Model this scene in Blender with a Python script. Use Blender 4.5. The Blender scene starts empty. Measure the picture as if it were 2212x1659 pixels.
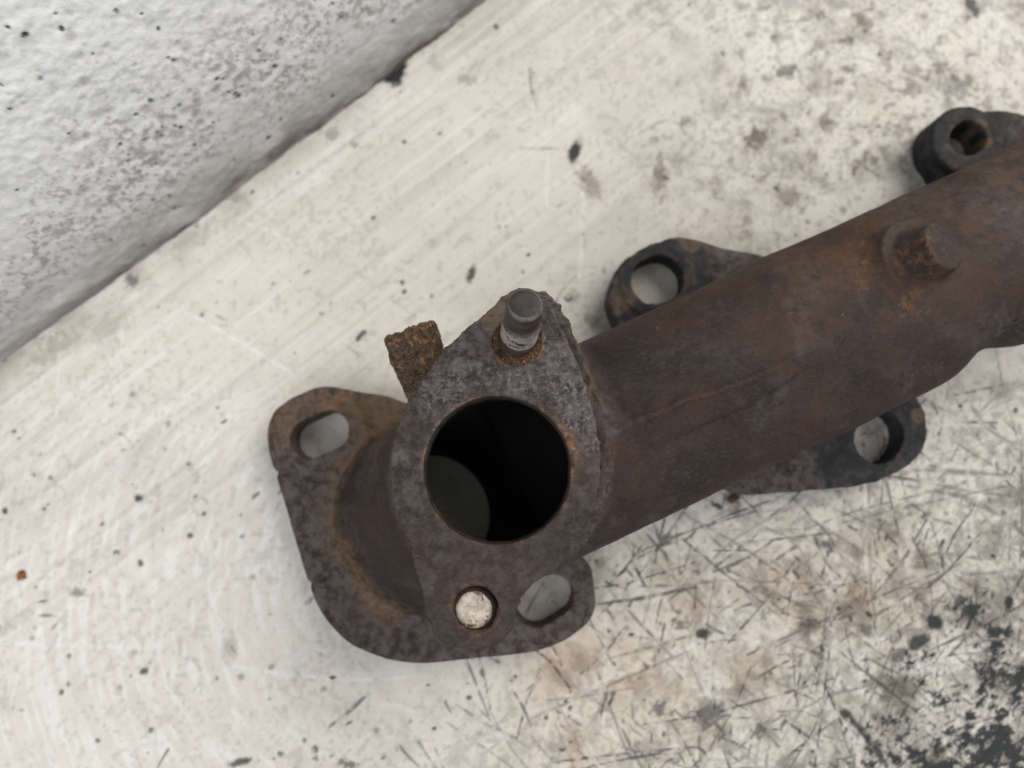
import bpy, math, random
import numpy as np

random.seed(7)
RNG = np.random.default_rng(11)
MM = 0.001
scene = bpy.context.scene
col = scene.collection

# ------------------------------------------------------------------ camera
ZC, FPX, W0, H0 = 253.0, 1566.0, 2212.0, 1659.0      # camera height above bench (mm), focal length in photo pixels
TILT = math.radians(6.9)
cam_data = bpy.data.cameras.new("camera")
cam = bpy.data.objects.new("camera", cam_data)
col.objects.link(cam)
cam.location = (0, 0, ZC * MM)
cam.rotation_euler = (TILT, 0, 0)
cam_data.sensor_width = 36.0
cam_data.lens = 36.0 * FPX / W0
cam_data.clip_start = 0.005
cam_data.clip_end = 20.0
cam_data.dof.use_dof = True
cam_data.dof.focus_distance = 0.196
cam_data.dof.aperture_fstop = cam_data.lens / 4.0    # 4 mm entrance pupil of a phone lens
scene.camera = cam

# ------------------------------------------------------------------ light
world = bpy.data.worlds.new("World")
scene.world = world
world.use_nodes = True
bg = world.node_tree.nodes["Background"]
bg.inputs[0].default_value = (0.93, 0.96, 1.0, 1)
bg.inputs[1].default_value = 0.20


def area(name, loc, target, size, power, color):
    d = bpy.data.lights.new(name, 'AREA')
    d.shape = 'RECTANGLE'
    d.size, d.size_y = size
    d.energy = power
    d.color = color
    o = bpy.data.objects.new(name, d)
    col.objects.link(o)
    o.location = loc
    import mathutils
    o.rotation_euler = (mathutils.Vector(target) - mathutils.Vector(loc)).to_track_quat('-Z', 'Y').to_euler()
    return o


# soft light reaches the bench from the sides of the room (the photographer shades it from straight above)
area("key_light", (0.95, 0.80, 0.95), (0.0, 0.03, 0), (1.5, 1.1), 25.0, (1.0, 0.955, 0.875))  # unseen key lamp, its side inferred from how the bolt holes are shaded
area("left_fill", (-0.75, -0.55, 0.95), (0.0, 0.03, 0), (1.4, 1.0), 10.0, (0.97, 0.98, 1.0))  # fill lamp added out of view to brighten the left side
area("near_fill", (0.55, -0.85, 0.80), (0.0, 0.03, 0), (1.0, 0.7), 4.0, (0.95, 0.97, 1.0))  # cool fill lamp added out of view on the near side
scene.view_settings.view_transform = 'Standard'
scene.view_settings.look = 'None'
scene.view_settings.exposure = 0.06
scene.view_settings.gamma = 1.0

# ------------------------------------------------------------------ helpers
CT, ST = math.cos(TILT), math.sin(TILT)


def P(u, v, z=0.0):
    """point of the bench plane / a plane at height z (mm) seen at a given place of the photograph"""
    a, b = (u - W0 / 2) / FPX, -(v - H0 / 2) / FPX
    d = np.array([a, b * CT + ST, b * ST - CT])
    t = (z - ZC) / d[2]
    return np.array([d[0] * t, d[1] * t])


def PP(pts, z):
    return np.array([P(u, v, z) for u, v in pts])


def spline(pts, n=6, closed=True):
    pts = np.asarray(pts, float)
    out = []
    N = len(pts)
    for i in range(N if closed else N - 1):
        if closed:
            p0, p1, p2, p3 = pts[i - 1], pts[i], pts[(i + 1) % N], pts[(i + 2) % N]
        else:
            p0, p1, p2, p3 = pts[max(i - 1, 0)], pts[i], pts[i + 1], pts[min(i + 2, N - 1)]
        for k in range(n):
            t = k / n
            out.append(0.5 * (2 * p1 + (p2 - p0) * t + (2 * p0 - 5 * p1 + 4 * p2 - p3) * t * t
                              + (3 * p1 - p0 - 3 * p2 + p3) * t ** 3))
    return np.array(out)


def _hash(ix, iy, iz, seed):
    h = (ix.astype(np.uint32) * np.uint32(374761393) + iy.astype(np.uint32) * np.uint32(668265263)
         + iz.astype(np.uint32) * np.uint32(2147483647) + np.uint32(seed * 974711 + 13))
    h = (h ^ (h >> np.uint32(13))) * np.uint32(1274126177)
    h = h ^ (h >> np.uint32(16))
    h = h * np.uint32(2246822519)
    h = h ^ (h >> np.uint32(15))
    return (h & np.uint32(0xffffff)).astype(np.float32) / np.float32(0xffffff)


def vnoise(x, y, z, seed):
    x, y, z = np.broadcast_arrays(np.asarray(x, np.float32), np.asarray(y, np.float32), np.asarray(z, np.float32))
    fx, fy, fz = np.floor(x), np.floor(y), np.floor(z)
    ix, iy, iz = fx.astype(np.int64), fy.astype(np.int64), fz.astype(np.int64)
    tx, ty, tz = x - fx, y - fy, z - fz
    tx, ty, tz = [t * t * (3 - 2 * t) for t in (tx, ty, tz)]
    r = 0
    for dx in (0, 1):
        wx = tx if dx else 1 - tx
        for dy in (0, 1):
            wy = ty if dy else 1 - ty
            for dz in (0, 1):
                wz = tz if dz else 1 - tz
                r = r + wx * wy * wz * _hash(ix + dx, iy + dy, iz + dz, seed)
    return r


def vnoise2(x, y, seed):
    x, y = np.broadcast_arrays(np.asarray(x, np.float32), np.asarray(y, np.float32))
    fx, fy = np.floor(x), np.floor(y)
    ix, iy = fx.astype(np.int64), fy.astype(np.int64)
    tx, ty = x - fx, y - fy
    tx, ty = [t * t * (3 - 2 * t) for t in (tx, ty)]
    z = np.zeros_like(ix)
    return ((1 - tx) * (1 - ty) * _hash(ix, iy, z, seed) + tx * (1 - ty) * _hash(ix + 1, iy, z, seed)
            + (1 - tx) * ty * _hash(ix, iy + 1, z, seed) + tx * ty * _hash(ix + 1, iy + 1, z, seed))


def fbm(x, y, z, size, octaves=3, seed=0, gain=0.5):
    s, a, tot = 0, 1.0, 0.0
    for o in range(octaves):
        k = 2.03 ** o / size
        s = s + a * vnoise(x * k + 17.3 * o, y * k + 5.1, z * k + 3.7, seed + o)
        tot += a
        a *= gain
    return s / tot


def fbm2(x, y, size, octaves=3, seed=0, gain=0.5):
    s, a, tot = 0, 1.0, 0.0
    for o in range(octaves):
        k = 2.03 ** o / size
        s = s + a * vnoise2(x * k + 17.3 * o, y * k + 5.1, seed + o)
        tot += a
        a *= gain
    return s / tot


def sstep(a, b, x):
    t = np.clip((x - a) / (b - a), 0, 1)
    return t * t * (3 - 2 * t)


def smin(a, b, k):
    h = np.maximum(k - np.abs(a - b), 0) / k
    return np.minimum(a, b) - h * h * (k * 0.25)


def poly_sdf(pts, X, Y):
    """signed distance to a closed polygon, on any broadcastable X, Y"""
    X, Y = np.broadcast_arrays(np.asarray(X, np.float32), np.asarray(Y, np.float32))
    d = np.full(X.shape, 1e9, np.float32)
    inside = np.zeros(X.shape, bool)
    n = len(pts)
    for i in range(n):
        ax, ay = pts[i]
        bx, by = pts[(i + 1) % n]
        ex, ey = bx - ax, by - ay
        wx, wy = X - ax, Y - ay
        t = np.clip((wx * ex + wy * ey) / (ex * ex + ey * ey + 1e-9), 0, 1)
        d = np.minimum(d, (wx - ex * t) ** 2 + (wy - ey * t) ** 2)
        if ay != by:
            c = ((Y >= ay) != (Y >= by)) & (X < (bx - ax) * (Y - ay) / (by - ay) + ax)
            inside ^= c
    d = np.sqrt(d)
    return np.where(inside, -d, d)


def extrude(d2, Z, z0, z1, r=0.8):
    dz = np.abs(Z - (z0 + z1) / 2) - (z1 - z0) / 2 + r
    d2 = d2 + r
    return np.minimum(np.maximum(d2, dz), 0) + np.sqrt(np.maximum(d2, 0) ** 2 + np.maximum(dz, 0) ** 2) - r


def slot_sdf(X, Y, c, half, ang, r):
    ca, sa = math.cos(ang), math.sin(ang)
    dx, dy = X - c[0], Y - c[1]
    u, v = dx * ca + dy * sa, -dx * sa + dy * ca
    u = np.maximum(np.abs(u) - half, 0)
    return np.sqrt(u * u + v * v) - r


def surface_nets(F, origin, h):
    """numpy naive surface nets: F<0 is inside"""
    nx, ny, nz = F.shape
    S = F < 0
    cnt = np.zeros((nx - 1, ny - 1, nz - 1), np.int8)
    for i in (0, 1):
        for j in (0, 1):
            for k in (0, 1):
                cnt += S[i:nx - 1 + i, j:ny - 1 + j, k:nz - 1 + k]
    act = (cnt > 0) & (cnt < 8)
    I, J, K = np.nonzero(act)
    idx = np.full(act.shape, -1, np.int32)
    idx[I, J, K] = np.arange(len(I), dtype=np.int32)
    corner = {}
    for i in (0, 1):
        for j in (0, 1):
            for k in (0, 1):
                corner[(i, j, k)] = F[I + i, J + j, K + k]
    acc = np.zeros((len(I), 3), np.float32)
    num = np.zeros(len(I), np.float32)
    cs = list(corner)
    for a in cs:
        for ax in range(3):
            if a[ax] == 0:
                b = tuple(1 if q == ax else a[q] for q in range(3))
                fa, fb = corner[a], corner[b]
                m = (fa < 0) != (fb < 0)
                t = np.where(m, fa / np.where(m, fa - fb, 1), 0)
                for q in range(3):
                    acc[:, q] += m * (a[q] + (t if q == ax else 0))
                num += m
    V = (acc / num[:, None] + np.stack([I, J, K], 1)) * h + np.asarray(origin, np.float32)
    faces = []
    for ax in range(3):
        sl0 = [slice(None)] * 3
        sl1 = [slice(None)] * 3
        sl0[ax] = slice(0, -1)
        sl1[ax] = slice(1, None)
        a, b = S[tuple(sl0)], S[tuple(sl1)]
        o1, o2 = (ax + 1) % 3, (ax + 2) % 3
        E = np.stack(np.nonzero(a != b), 1)
        ok = (E[:, o1] > 0) & (E[:, o2] > 0) & (E[:, o1] < F.shape[o1] - 1) & (E[:, o2] < F.shape[o2] - 1)
        E = E[ok]
        sgn = a[E[:, 0], E[:, 1], E[:, 2]]
        q = []
        for d1, d2 in ((1, 1), (0, 1), (0, 0), (1, 0)):
            c = E.copy()
            c[:, o1] -= d1
            c[:, o2] -= d2
            q.append(idx[c[:, 0], c[:, 1], c[:, 2]])
        q = np.stack(q, 1)
        q[~sgn] = q[~sgn][:, ::-1]
        faces.append(q)
    Q = np.concatenate(faces)
    return V, Q


def vert_normals(V, Q):
    a = V[Q[:, 2]] - V[Q[:, 0]]
    b = V[Q[:, 3]] - V[Q[:, 1]]
    n = np.cross(a, b)
    N = np.zeros_like(V)
    for k in range(4):
        for c in range(3):
            N[:, c] += np.bincount(Q[:, k], n[:, c], len(V))
    return N / (np.linalg.norm(N, axis=1, keepdims=True) + 1e-12)


def make_mesh(name, V, Q, mat, parent=None, attrs=None, normals=None, offset=(0, 0, 0), keep=None):
    """one mesh object from mm arrays (all faces with the same corner count)"""
    if keep is not None:
        Q = Q[keep]
        used = np.unique(Q)
        remap = np.full(len(V), -1, np.int64)
        remap[used] = np.arange(len(used))
        Q = remap[Q]
        V = V[used]
        attrs = {k: a[used] for k, a in (attrs or {}).items()}
        if normals is not None:
            normals = normals[used]
    me = bpy.data.meshes.new(name)
    nf, kc = Q.shape
    me.vertices.add(len(V))
    me.vertices.foreach_set("co", ((V - np.asarray(offset)) * MM).astype(np.float32).ravel())
    me.loops.add(nf * kc)
    me.loops.foreach_set("vertex_index", Q.astype(np.int32).ravel())
    me.polygons.add(nf)
    me.polygons.foreach_set("loop_start", np.arange(0, nf * kc, kc, dtype=np.int32))
    me.polygons.foreach_set("use_smooth", np.ones(nf, bool))
    me.update(calc_edges=True)
    me.validate()
    for k, a in (attrs or {}).items():
        at = me.attributes.new(k, 'FLOAT', 'POINT')
        at.data.foreach_set("value", np.clip(a, 0, 1).astype(np.float32))
    if normals is not None:
        me.normals_split_custom_set_from_vertices(normals.astype(np.float32))
    me.materials.append(mat)
    o = bpy.data.objects.new(name, me)
    col.objects.link(o)
    if parent is not None:
        o.parent = parent
    return o


def tag(o, label=None, cat=None, group=None, kind=None):
    for k, v in (("label", label), ("category", cat), ("group", group), ("kind", kind)):
        if v:
            o[k] = v
    return o


# ------------------------------------------------------------------ materials
class NT:
    def __init__(self, name):
        self.m = bpy.data.materials.new(name)
        self.m.use_nodes = True
        self.t = self.m.node_tree
        self.b = self.t.nodes["Principled BSDF"]
        tc = self.t.nodes.new("ShaderNodeTexCoord")
        mp = self.t.nodes.new("ShaderNodeVectorMath")
        mp.operation = 'SCALE'
        mp.inputs[3].default_value = 1000.0
        self.t.links.new(tc.outputs["Object"], mp.inputs[0])
        self.co = mp.outputs[0]                      # object coordinates in mm

    def L(self, a, b):
        self.t.links.new(a, b)

    def noise(self, scale, detail=4, rough=0.55, vec=None, dist=0.0):
        n = self.t.nodes.new("ShaderNodeTexNoise")
        n.inputs["Scale"].default_value = scale
        n.inputs["Detail"].default_value = detail
        n.inputs["Roughness"].default_value = rough
        n.inputs["Distortion"].default_value = dist
        self.L(vec or self.co, n.inputs["Vector"])
        return n.outputs[0]

    def scaled(self, v, rot=(0, 0, 0), off=(0, 0, 0)):
        n = self.t.nodes.new("ShaderNodeMapping")
        n.inputs["Scale"].default_value = v
        n.inputs["Rotation"].default_value = rot
        n.inputs["Location"].default_value = off
        self.L(self.co, n.inputs["Vector"])
        return n.outputs[0]

    def ramp(self, f, a, b, smooth=True):
        n = self.t.nodes.new("ShaderNodeMapRange")
        n.interpolation_type = 'SMOOTHSTEP' if smooth else 'LINEAR'
        n.inputs[1].default_value = a
        n.inputs[2].default_value = b
        self.L(f, n.inputs[0])
        return n.outputs[0]

    def math(self, op, a, b=None, clamp=False):
        n = self.t.nodes.new("ShaderNodeMath")
        n.operation = op
        n.use_clamp = clamp
        for i, x in enumerate((a, b)):
            if x is None:
                continue
            if isinstance(x, (int, float)):
                n.inputs[i].default_value = x
            else:
                self.L(x, n.inputs[i])
        return n.outputs[0]

    def mix(self, f, a, b, blend='MIX'):
        n = self.t.nodes.new("ShaderNodeMix")
        n.data_type = 'RGBA'
        n.blend_type = blend
        for i, x in ((0, f), (6, a), (7, b)):
            if isinstance(x, (int, float)):
                n.inputs[i].default_value = x
            elif isinstance(x, tuple):
                n.inputs[i].default_value = (*x, 1)
            else:
                self.L(x, n.inputs[i])
        return n.outputs[2]

    def attr(self, name):
        n = self.t.nodes.new("ShaderNodeAttribute")
        n.attribute_name = name
        return n.outputs["Fac"]

    def bump(self, h, strength, dist_mm, prev=None):
        n = self.t.nodes.new("ShaderNodeBump")
        n.inputs["Strength"].default_value = strength
        n.inputs["Distance"].default_value = dist_mm * MM
        self.L(h, n.inputs["Height"])
        if prev is not None:
            self.L(prev, n.inputs["Normal"])
        return n.outputs[0]

    def done(self, color, rough, normal=None, spec=0.4, metal=0.0):
        for k, x in (("Base Color", color), ("Roughness", rough), ("Metallic", metal), ("Specular IOR Level", spec)):
            if isinstance(x, (int, float)):
                self.b.inputs[k].default_value = x
            elif isinstance(x, tuple):
                self.b.inputs[k].default_value = (*x, 1)
            else:
                self.L(x, self.b.inputs[k])
        if normal is not None:
            self.L(normal, self.b.inputs["Normal"])
        return self.m


def iron_material():
    n = NT("rusted_cast_iron")
    n1, n2 = n.noise(0.035, 3), n.noise(0.16, 5, 0.62)
    n3, n4 = n.noise(0.7, 5, 0.65), n.noise(2.6, 3, 0.6)
    c = n.mix(n.ramp(n1, 0.35, 0.65), (0.0205, 0.0148, 0.0127), (0.037, 0.0220, 0.0168))
    c = n.mix(n.math('MULTIPLY', n.ramp(n2, 0.50, 0.72), 0.55), c, (0.052, 0.037, 0.032))
    c = n.mix(n.math('MULTIPLY', n.ramp(n3, 0.5, 0.78), 0.5), c, (0.026, 0.020, 0.019))
    gr = n.noise(1.25, 4, 0.7, vec=n.scaled((0.6, 1.0, 1.0), rot=(0, 0, math.radians(-25))))
    c = n.mix(n.math('MULTIPLY', n.ramp(gr, 0.46, 0.72), 0.34), c, (0.085, 0.062, 0.053))
    c = n.mix(n.math('MULTIPLY', n.ramp(gr, 0.50, 0.28), 0.42), c, (0.016, 0.012, 0.012))
    c = n.mix(n.math('MULTIPLY', n.attr("red"), n.ramp(n.noise(0.22, 5, 0.65), 0.3, 0.62)), c, (0.064, 0.033, 0.0225))
    # grey-violet oxide scale
    pat = n.math('MULTIPLY', n.attr("patina"), n.ramp(n.noise(0.33, 6, 0.7), 0.36, 0.62))
    c = n.mix(pat, c, (0.097, 0.083, 0.078))
    # yellowish brown rust film
    ol = n.math('MULTIPLY', n.attr("ochre"), n.ramp(n.noise(0.4, 6, 0.7), 0.34, 0.6))
    c = n.mix(ol, c, (0.128, 0.082, 0.046))
    # blue-grey ash specks
    sp = n.math('MULTIPLY', n.attr("ash"), n.ramp(n.noise(0.75, 8, 0.75), 0.46, 0.66))
    c = n.mix(sp, c, (0.165, 0.165, 0.167))
    # orange rust
    ru = n.math('MULTIPLY', n.attr("rust"), n.ramp(n.noise(0.55, 6, 0.68), 0.40, 0.56))
    rc = n.mix(n.ramp(n3, 0.35, 0.65), (0.12, 0.055, 0.026), (0.31, 0.155, 0.072))
    c = n.mix(ru, c, rc)
    # black paint
    bl = n.attr("black")
    c = n.mix(bl, c, n.mix(n.ramp(n2, 0.45, 0.75), (0.014, 0.014, 0.016), (0.040, 0.039, 0.042)))
    c = n.mix(n.attr("soot_shade"), c, (0.006, 0.006, 0.006))  # soot, with the darkness of the passage painted into the same black
    # sparse tiny glints of bare metal
    gl = n.math('MULTIPLY', n.ramp(n.noise(1.0, 2, 0.5, vec=n.scaled((1, 1, 1), off=(40, 9, 3))), 0.775, 0.81), 0.8)
    c = n.mix(gl, c, (0.36, 0.31, 0.27))
    h = n.math('ADD', n.math('MULTIPLY', n3, 1.0), n.math('MULTIPLY', n4, 0.4))
    nrm = n.bump(gr, 0.35, 0.30, n.bump(h, 0.38, 0.32))
    rough = n.math('ADD', n.math('MULTIPLY', n2, 0.25), 0.55)
    return n.done(c, rough, nrm, spec=0.24)


def rust_material():
    n = NT("flaking_rust")
    a, b = n.noise(0.5, 6, 0.68, dist=0.4), n.noise(1.6, 4, 0.65)
    c = n.mix(n.ramp(b, 0.35, 0.65), (0.045, 0.032, 0.023), (0.13, 0.086, 0.054))
    c = n.mix(n.math('MULTIPLY', n.ramp(a, 0.54, 0.60), 0.8), c, (0.30, 0.145, 0.068))
    c = n.mix(n.ramp(n.noise(0.5, 6, 0.68, vec=n.scaled((1, 1, 1), off=(9, 4, 2))), 0.54, 0.62), c, (0.030, 0.024, 0.021))
    h = n.math('ADD', a, n.math('MULTIPLY', b, 0.5))
    return n.done(c, 0.85, n.bump(h, 0.8, 0.9), spec=0.2)


def steel_material(name, dark, light, bias, rough):
    n = NT(name)
    w = n.noise(0.35, 4, 0.6, vec=n.scaled((0.5, 0.5, 2.2)))
    s = n.noise(0.9, 5, 0.7)
    c = n.mix(n.ramp(w, bias - 0.12, bias + 0.14), dark, light)
    c = n.mix(n.math('MULTIPLY', n.ramp(s, 0.52, 0.68), 0.8), c, (0.07, 0.045, 0.034))
    return n.done(c, rough, n.bump(s, 0.4, 0.25), spec=0.5, metal=0.35)


IRON = iron_material()
RUST = rust_material()
# ------------------------------------------------------------------ bench top (scratched, pitted, stained)
WA, WB = P(0, 783), P(1053, 0)
EW = (WB - WA) / np.linalg.norm(WB - WA)              # along the foot of the wall
NW = np.array([EW[1], -EW[0]])                        # from the wall towards the manifold


class Sheet:
    def __init__(self, x0, x1, y0, y1, h):
        self.x = np.arange(x0, x1 + h / 2, h, dtype=np.float32)
        self.y = np.arange(y0, y1 + h / 2, h, dtype=np.float32)
        self.h = h
        self.X, self.Y = np.meshgrid(self.x, self.y, indexing='ij')
        self.m = {k: np.zeros(self.X.shape, np.float32) for k in ("dark", "brown", "pale", "orange")}
        self.z = np.zeros(self.X.shape, np.float32)

    def win(self, x0, x1, y0, y1):
        i0, i1 = np.searchsorted(self.x, (x0, x1))
        j0, j1 = np.searchsorted(self.y, (y0, y1))
        return slice(i0, i1 + 1), slice(j0, j1 + 1)

    def line(self, pts, w, a, ch="dark", dz=0.0, rough=0.5, taper=True, seed=0):
        pts = np.asarray(pts, float)
        m = w * 3 + 2
        s = self.win(pts[:, 0].min() - m, pts[:, 0].max() + m, pts[:, 1].min() - m, pts[:, 1].max() + m)
        X, Y = self.X[s], self.Y[s]
        if X.size == 0:
            return
        wob = (vnoise2(X * 0.35, Y * 0.35, seed + 3) - 0.5) * w * 1.6 * rough
        best = np.full(X.shape, 1e9, np.float32)
        tt = np.zeros(X.shape, np.float32)
        n = len(pts) - 1
        for i in range(n):
            ax, ay = pts[i]
            ex, ey = pts[i + 1] - pts[i]
            t = np.clip(((X - ax) * ex + (Y - ay) * ey) / (ex * ex + ey * ey + 1e-9), 0, 1)
            d = np.hypot(X - ax - ex * t, Y - ay - ey * t)
            b = d < best
            best = np.where(b, d, best)
            tt = np.where(b, (i + t) / n, tt)
        ww = w * (np.sqrt(np.clip(1 - (2 * tt - 1) ** 4, 0.02, 1)) if taper else 1.0)
        ww = ww * (0.55 + 0.9 * vnoise2(X * 0.22, Y * 0.22, seed + 9))
        g = 1 - sstep(ww * 0.35, ww + 0.25, best + wob)
        br = 1 - rough * sstep(0.45, 0.75, vnoise2(X * 0.5, Y * 0.5, seed + 21))
        g = g * br
        self.m[ch][s] = np.maximum(self.m[ch][s], g * a)
        self.z[s] -= dz * g

    def blob(self, c, rx, ry, ang, a, ch="dark", dz=0.0, soft=0.5, rough=0.5, seed=0):
        R = max(rx, ry) * 1.9 + 1.5
        s = self.win(c[0] - R, c[0] + R, c[1] - R, c[1] + R)
        X, Y = self.X[s] - c[0], self.Y[s] - c[1]
        if X.size == 0:
            return
        ca, sa = math.cos(ang), math.sin(ang)
        q = np.hypot((X * ca + Y * sa) / rx, (-X * sa + Y * ca) / ry)
        k = 1.0 / min(max(min(rx, ry) * 0.7, 0.6), 1.9)
        q = q + (fbm2(self.X[s], self.Y[s], 1.0 / k, 4, seed, 0.65) - 0.5) * 2.0 * rough
        g = 1 - sstep(1 - soft, 1 + soft, q)
        self.m[ch][s] = np.maximum(self.m[ch][s], g * a)
        self.z[s] -= dz * g


SH = Sheet(-235, 245, -150, 225, 0.52)
X, Y = SH.X, SH.Y
U = (X - WA[0]) * EW[0] + (Y - WA[1]) * EW[1]
Vw = (X - WA[0]) * NW[0] + (Y - WA[1]) * NW[1]
rnd = random.Random(3)

# how used the place is: worn bottom right, grubby top right, cleaner on the left
cx, cy = P(2230, 1680)
corner = np.exp(-((X - cx) ** 2 + (Y - cy) ** 2) / 54 ** 2)
wear = sstep(-30, 150, X * 0.8 - Y * 0.55 + 10) * sstep(55, -15, Y - 0.1 * X)
grub = sstep(10, 120, X) * sstep(40, 110, Y)

# broad tone
tone = fbm2(X, Y, 60, 4, 40)
SH.m["brown"] += 0.10 * sstep(0.45, 0.75, tone) + 0.055 * sstep(-80, 20, X)
fine = fbm2(X, Y, 7, 4, 50, 0.6)
SH.m["brown"] += (0.05 + 0.20 * grub + 0.24 * wear) * sstep(0.48, 0.70, fine)
mot = fbm2(X, Y, 16, 5, 60, 0.62)
SH.m["brown"] += (0.30 * grub + 0.24 * wear) * sstep(0.52, 0.72, mot)
wisp = fbm2(X + 3 * (fine - .5), Y, 5.0, 5, 65, 0.66)
SH.m["brown"] += (0.55 * grub + 0.18 * wear) * sstep(0.55, 0.72, wisp) * sstep(0.40, 0.62, fbm2(X, Y, 34, 3, 67))
# wiped streaks along the wall, and round sweeps on the left
st = fbm2(U / 26, Vw, 1.6, 3, 70)
SH.m["pale"] += 0.50 * sstep(0.52, 0.76, st) * sstep(150, 30, Vw)
SH.m["brown"] += 0.14 * sstep(0.52, 0.78, fbm2(U / 30, Vw + 40, 2.4, 3, 75)) * sstep(170, 30, Vw)
rc = P(900, 1250)
RR, AA = np.hypot(X - rc[0], Y - rc[1]), np.arctan2(Y - rc[1], X - rc[0])
sweep = fbm2(RR, AA * 14, 1.5, 3, 80)
left = sstep(-40, -90, X) * sstep(40, 0, Y)
SH.m["pale"] += 0.55 * sstep(0.52, 0.74, sweep) * left
SH.m["brown"] += 0.07 * sstep(0.54, 0.8, fbm2(RR + 60, AA * 14, 2.0, 3, 85)) * left
# dirt lying along the foot of the wall
SH.m["brown"] += 0.42 * np.exp(-np.clip(Vw, 0, None) / 9.0) * sstep(0.35, 0.7, fbm2(X, Y, 9, 4, 90)) * sstep(240, 20, U)
# pits everywhere: small ground-in specks
for (size, thr, amp, sd) in ((1.5, 0.70, 0.75, 100), (2.6, 0.735, 0.85, 110), (0.9, 0.74, 0.5, 105)):
    sp = fbm2(X, Y, size, 2, sd, 0.4)
    den = fbm2(X, Y, 30, 3, sd + 3)
    t = thr + 0.06 - 0.16 * sstep(0.45, 0.75, den) - 0.07 * wear - 0.05 * grub
    SH.m["dark"] = np.maximum(SH.m["dark"], amp * sstep(t, t + 0.07, sp) * (0.20 + 0.15 * wear + 0.20 * grub))
# oily black ground-in patch bottom right
blk = fbm2(X + 6 * fine, Y, 11, 6, 120, 0.68)
blk = 0.55 * blk + 0.45 * fbm2(U + 4 * mot, Vw * 1.6, 2.6, 5, 126, 0.72)
t = 0.61 - 0.22 * corner
SH.m["dark"] = np.maximum(SH.m["dark"], sstep(t, t + 0.12, blk) * sstep(0.08, 0.35, corner) * (0.86 + 0.28 * fbm2(X, Y, 1.8, 3, 129)))
SH.m["brown"] += 0.45 * corner * sstep(0.4, 0.6, mot)
sm = fbm2(X, Y, 4.5, 4, 127, 0.6)
SH.m["dark"] = np.maximum(SH.m["dark"], 0.42 * wear * sstep(0.60, 0.74, sm + 0.10 * sstep(0.45, 0.7, mot)))
# pinkish brown stain under the near edge of the left flange
for (u, v, r, a) in ((1340, 1540, 26, .5), (1180, 1440, 13, .55), (1260, 1400, 13, .5), (1480, 1330, 16, .35), (1420, 1240, 14, .3),
                     (1280, 1620, 17, .45), (1700, 1290, 20, .3), (1650, 1420, 20, .3), (1900, 1280, 18, .4), (1150, 1430, 10, .6)):
    c = P(u, v)
    SH.m["orange"] = np.maximum(SH.m["orange"], a * np.exp(-((X - c[0]) ** 2 + (Y - c[1]) ** 2) / r ** 2)
                                * (0.55 + 0.9 * sstep(0.4, 0.65, mot)))

# random scratches, denser where the bench is worn
k = 0
for i in range(6400):
    u, v = rnd.uniform(-100, 2330), rnd.uniform(-80, 1760)
    c = P(u, v)
    w_ = float(np.clip((c[0] * 0.8 - c[1] * 0.55 + 40) / 190, 0, 1)) * (1.0 if c[1] < 30 else 0.35)
    if rnd.random() > 0.05 + 0.95 * w_ ** 1.3:
        continue
    k += 1
    L = rnd.choice((0.9, 1.2, 1.6, 2.2, 3.0, 6, 12, 20, 34)) * rnd.uniform(.6, 1.3)
    if L > 4 and w_ < 0.33:
        continue
    an = rnd.choice((0.35, 1.25, -0.65, 2.2)) + rnd.gauss(0, 0.45)
    d = np.array([math.cos(an), math.sin(an)]) * L / 2
    q = np.array([-d[1], d[0]]) * rnd.gauss(0, 0.07)
    wd = rnd.uniform(0.18, 0.40) + 0.75 * rnd.random() ** 2 if L < 4 else rnd.uniform(0.14, 0.40)
    SH.line([c - d, c + q, c + d], wd, rnd.uniform(.3, 1.0), "dark", 0.05, 0.7, True, i)
for i in range(850):
    # smudged cuts crowd together in the worn corner
    u, v = rnd.uniform(1280, 2330), rnd.uniform(1000, 1760)
    if rnd.random() > 0.15 + 0.85 * sstep(2300, 3700, u + 0.9 * v) or fbm2(np.float32(u), np.float32(v), 90, 3, 77) < 0.44:
        continue
    c = P(u, v)
    L = rnd.choice((1.0, 1.5, 2.2, 3.2, 5, 9)) * rnd.uniform(.6, 1.4)
    an = rnd.choice((0.4, -0.8, -0.8, 1.3)) + rnd.gauss(0, 0.3)
    d = np.array([math.cos(an), math.sin(an)]) * L / 2
    SH.line([c - d, c + d * 0.2 + rnd.gauss(0, .15), c + d], rnd.uniform(.3, 1.0) if L < 4 else rnd.uniform(.2, .5), rnd.uniform(.4, 1.0), "dark", 0.06, 0.6, True, i + 20000)
for i in range(95):
    # long cuts right across the worn side
    u, v = rnd.uniform(1250, 2330), rnd.uniform(960, 1760)
    c = P(u, v)
    L = rnd.uniform(22, 75)
    an = rnd.choice((0.42, -0.75, 1.35, 0.25)) + rnd.gauss(0, 0.16)
    d = np.array([math.cos(an), math.sin(an)]) * L / 2
    q = np.array([-d[1], d[0]]) * rnd.gauss(0, 0.05)
    SH.line([c - d, c - d * .3 + q, c + d * .4 + q * .6, c + d], rnd.uniform(.16, .42), rnd.uniform(.4, .95), "dark" if i % 4 else "pale", 0.1, 0.75, True, i + 40000)
for i in range(240):
    u, v = rnd.uniform(-100, 2330), rnd.uniform(-80, 1760)
    c = P(u, v)
    L = rnd.uniform(6, 45)
    an = rnd.choice((0.58, 0.4, 1.5, -0.5)) + rnd.gauss(0, 0.25)
    d = np.array([math.cos(an), math.sin(an)]) * L / 2
    SH.line([c - d, c + d], rnd.uniform(0.12, 0.4), rnd.uniform(.2, .65), "pale", 0.02, 0.5, True, i + 9000)
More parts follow.
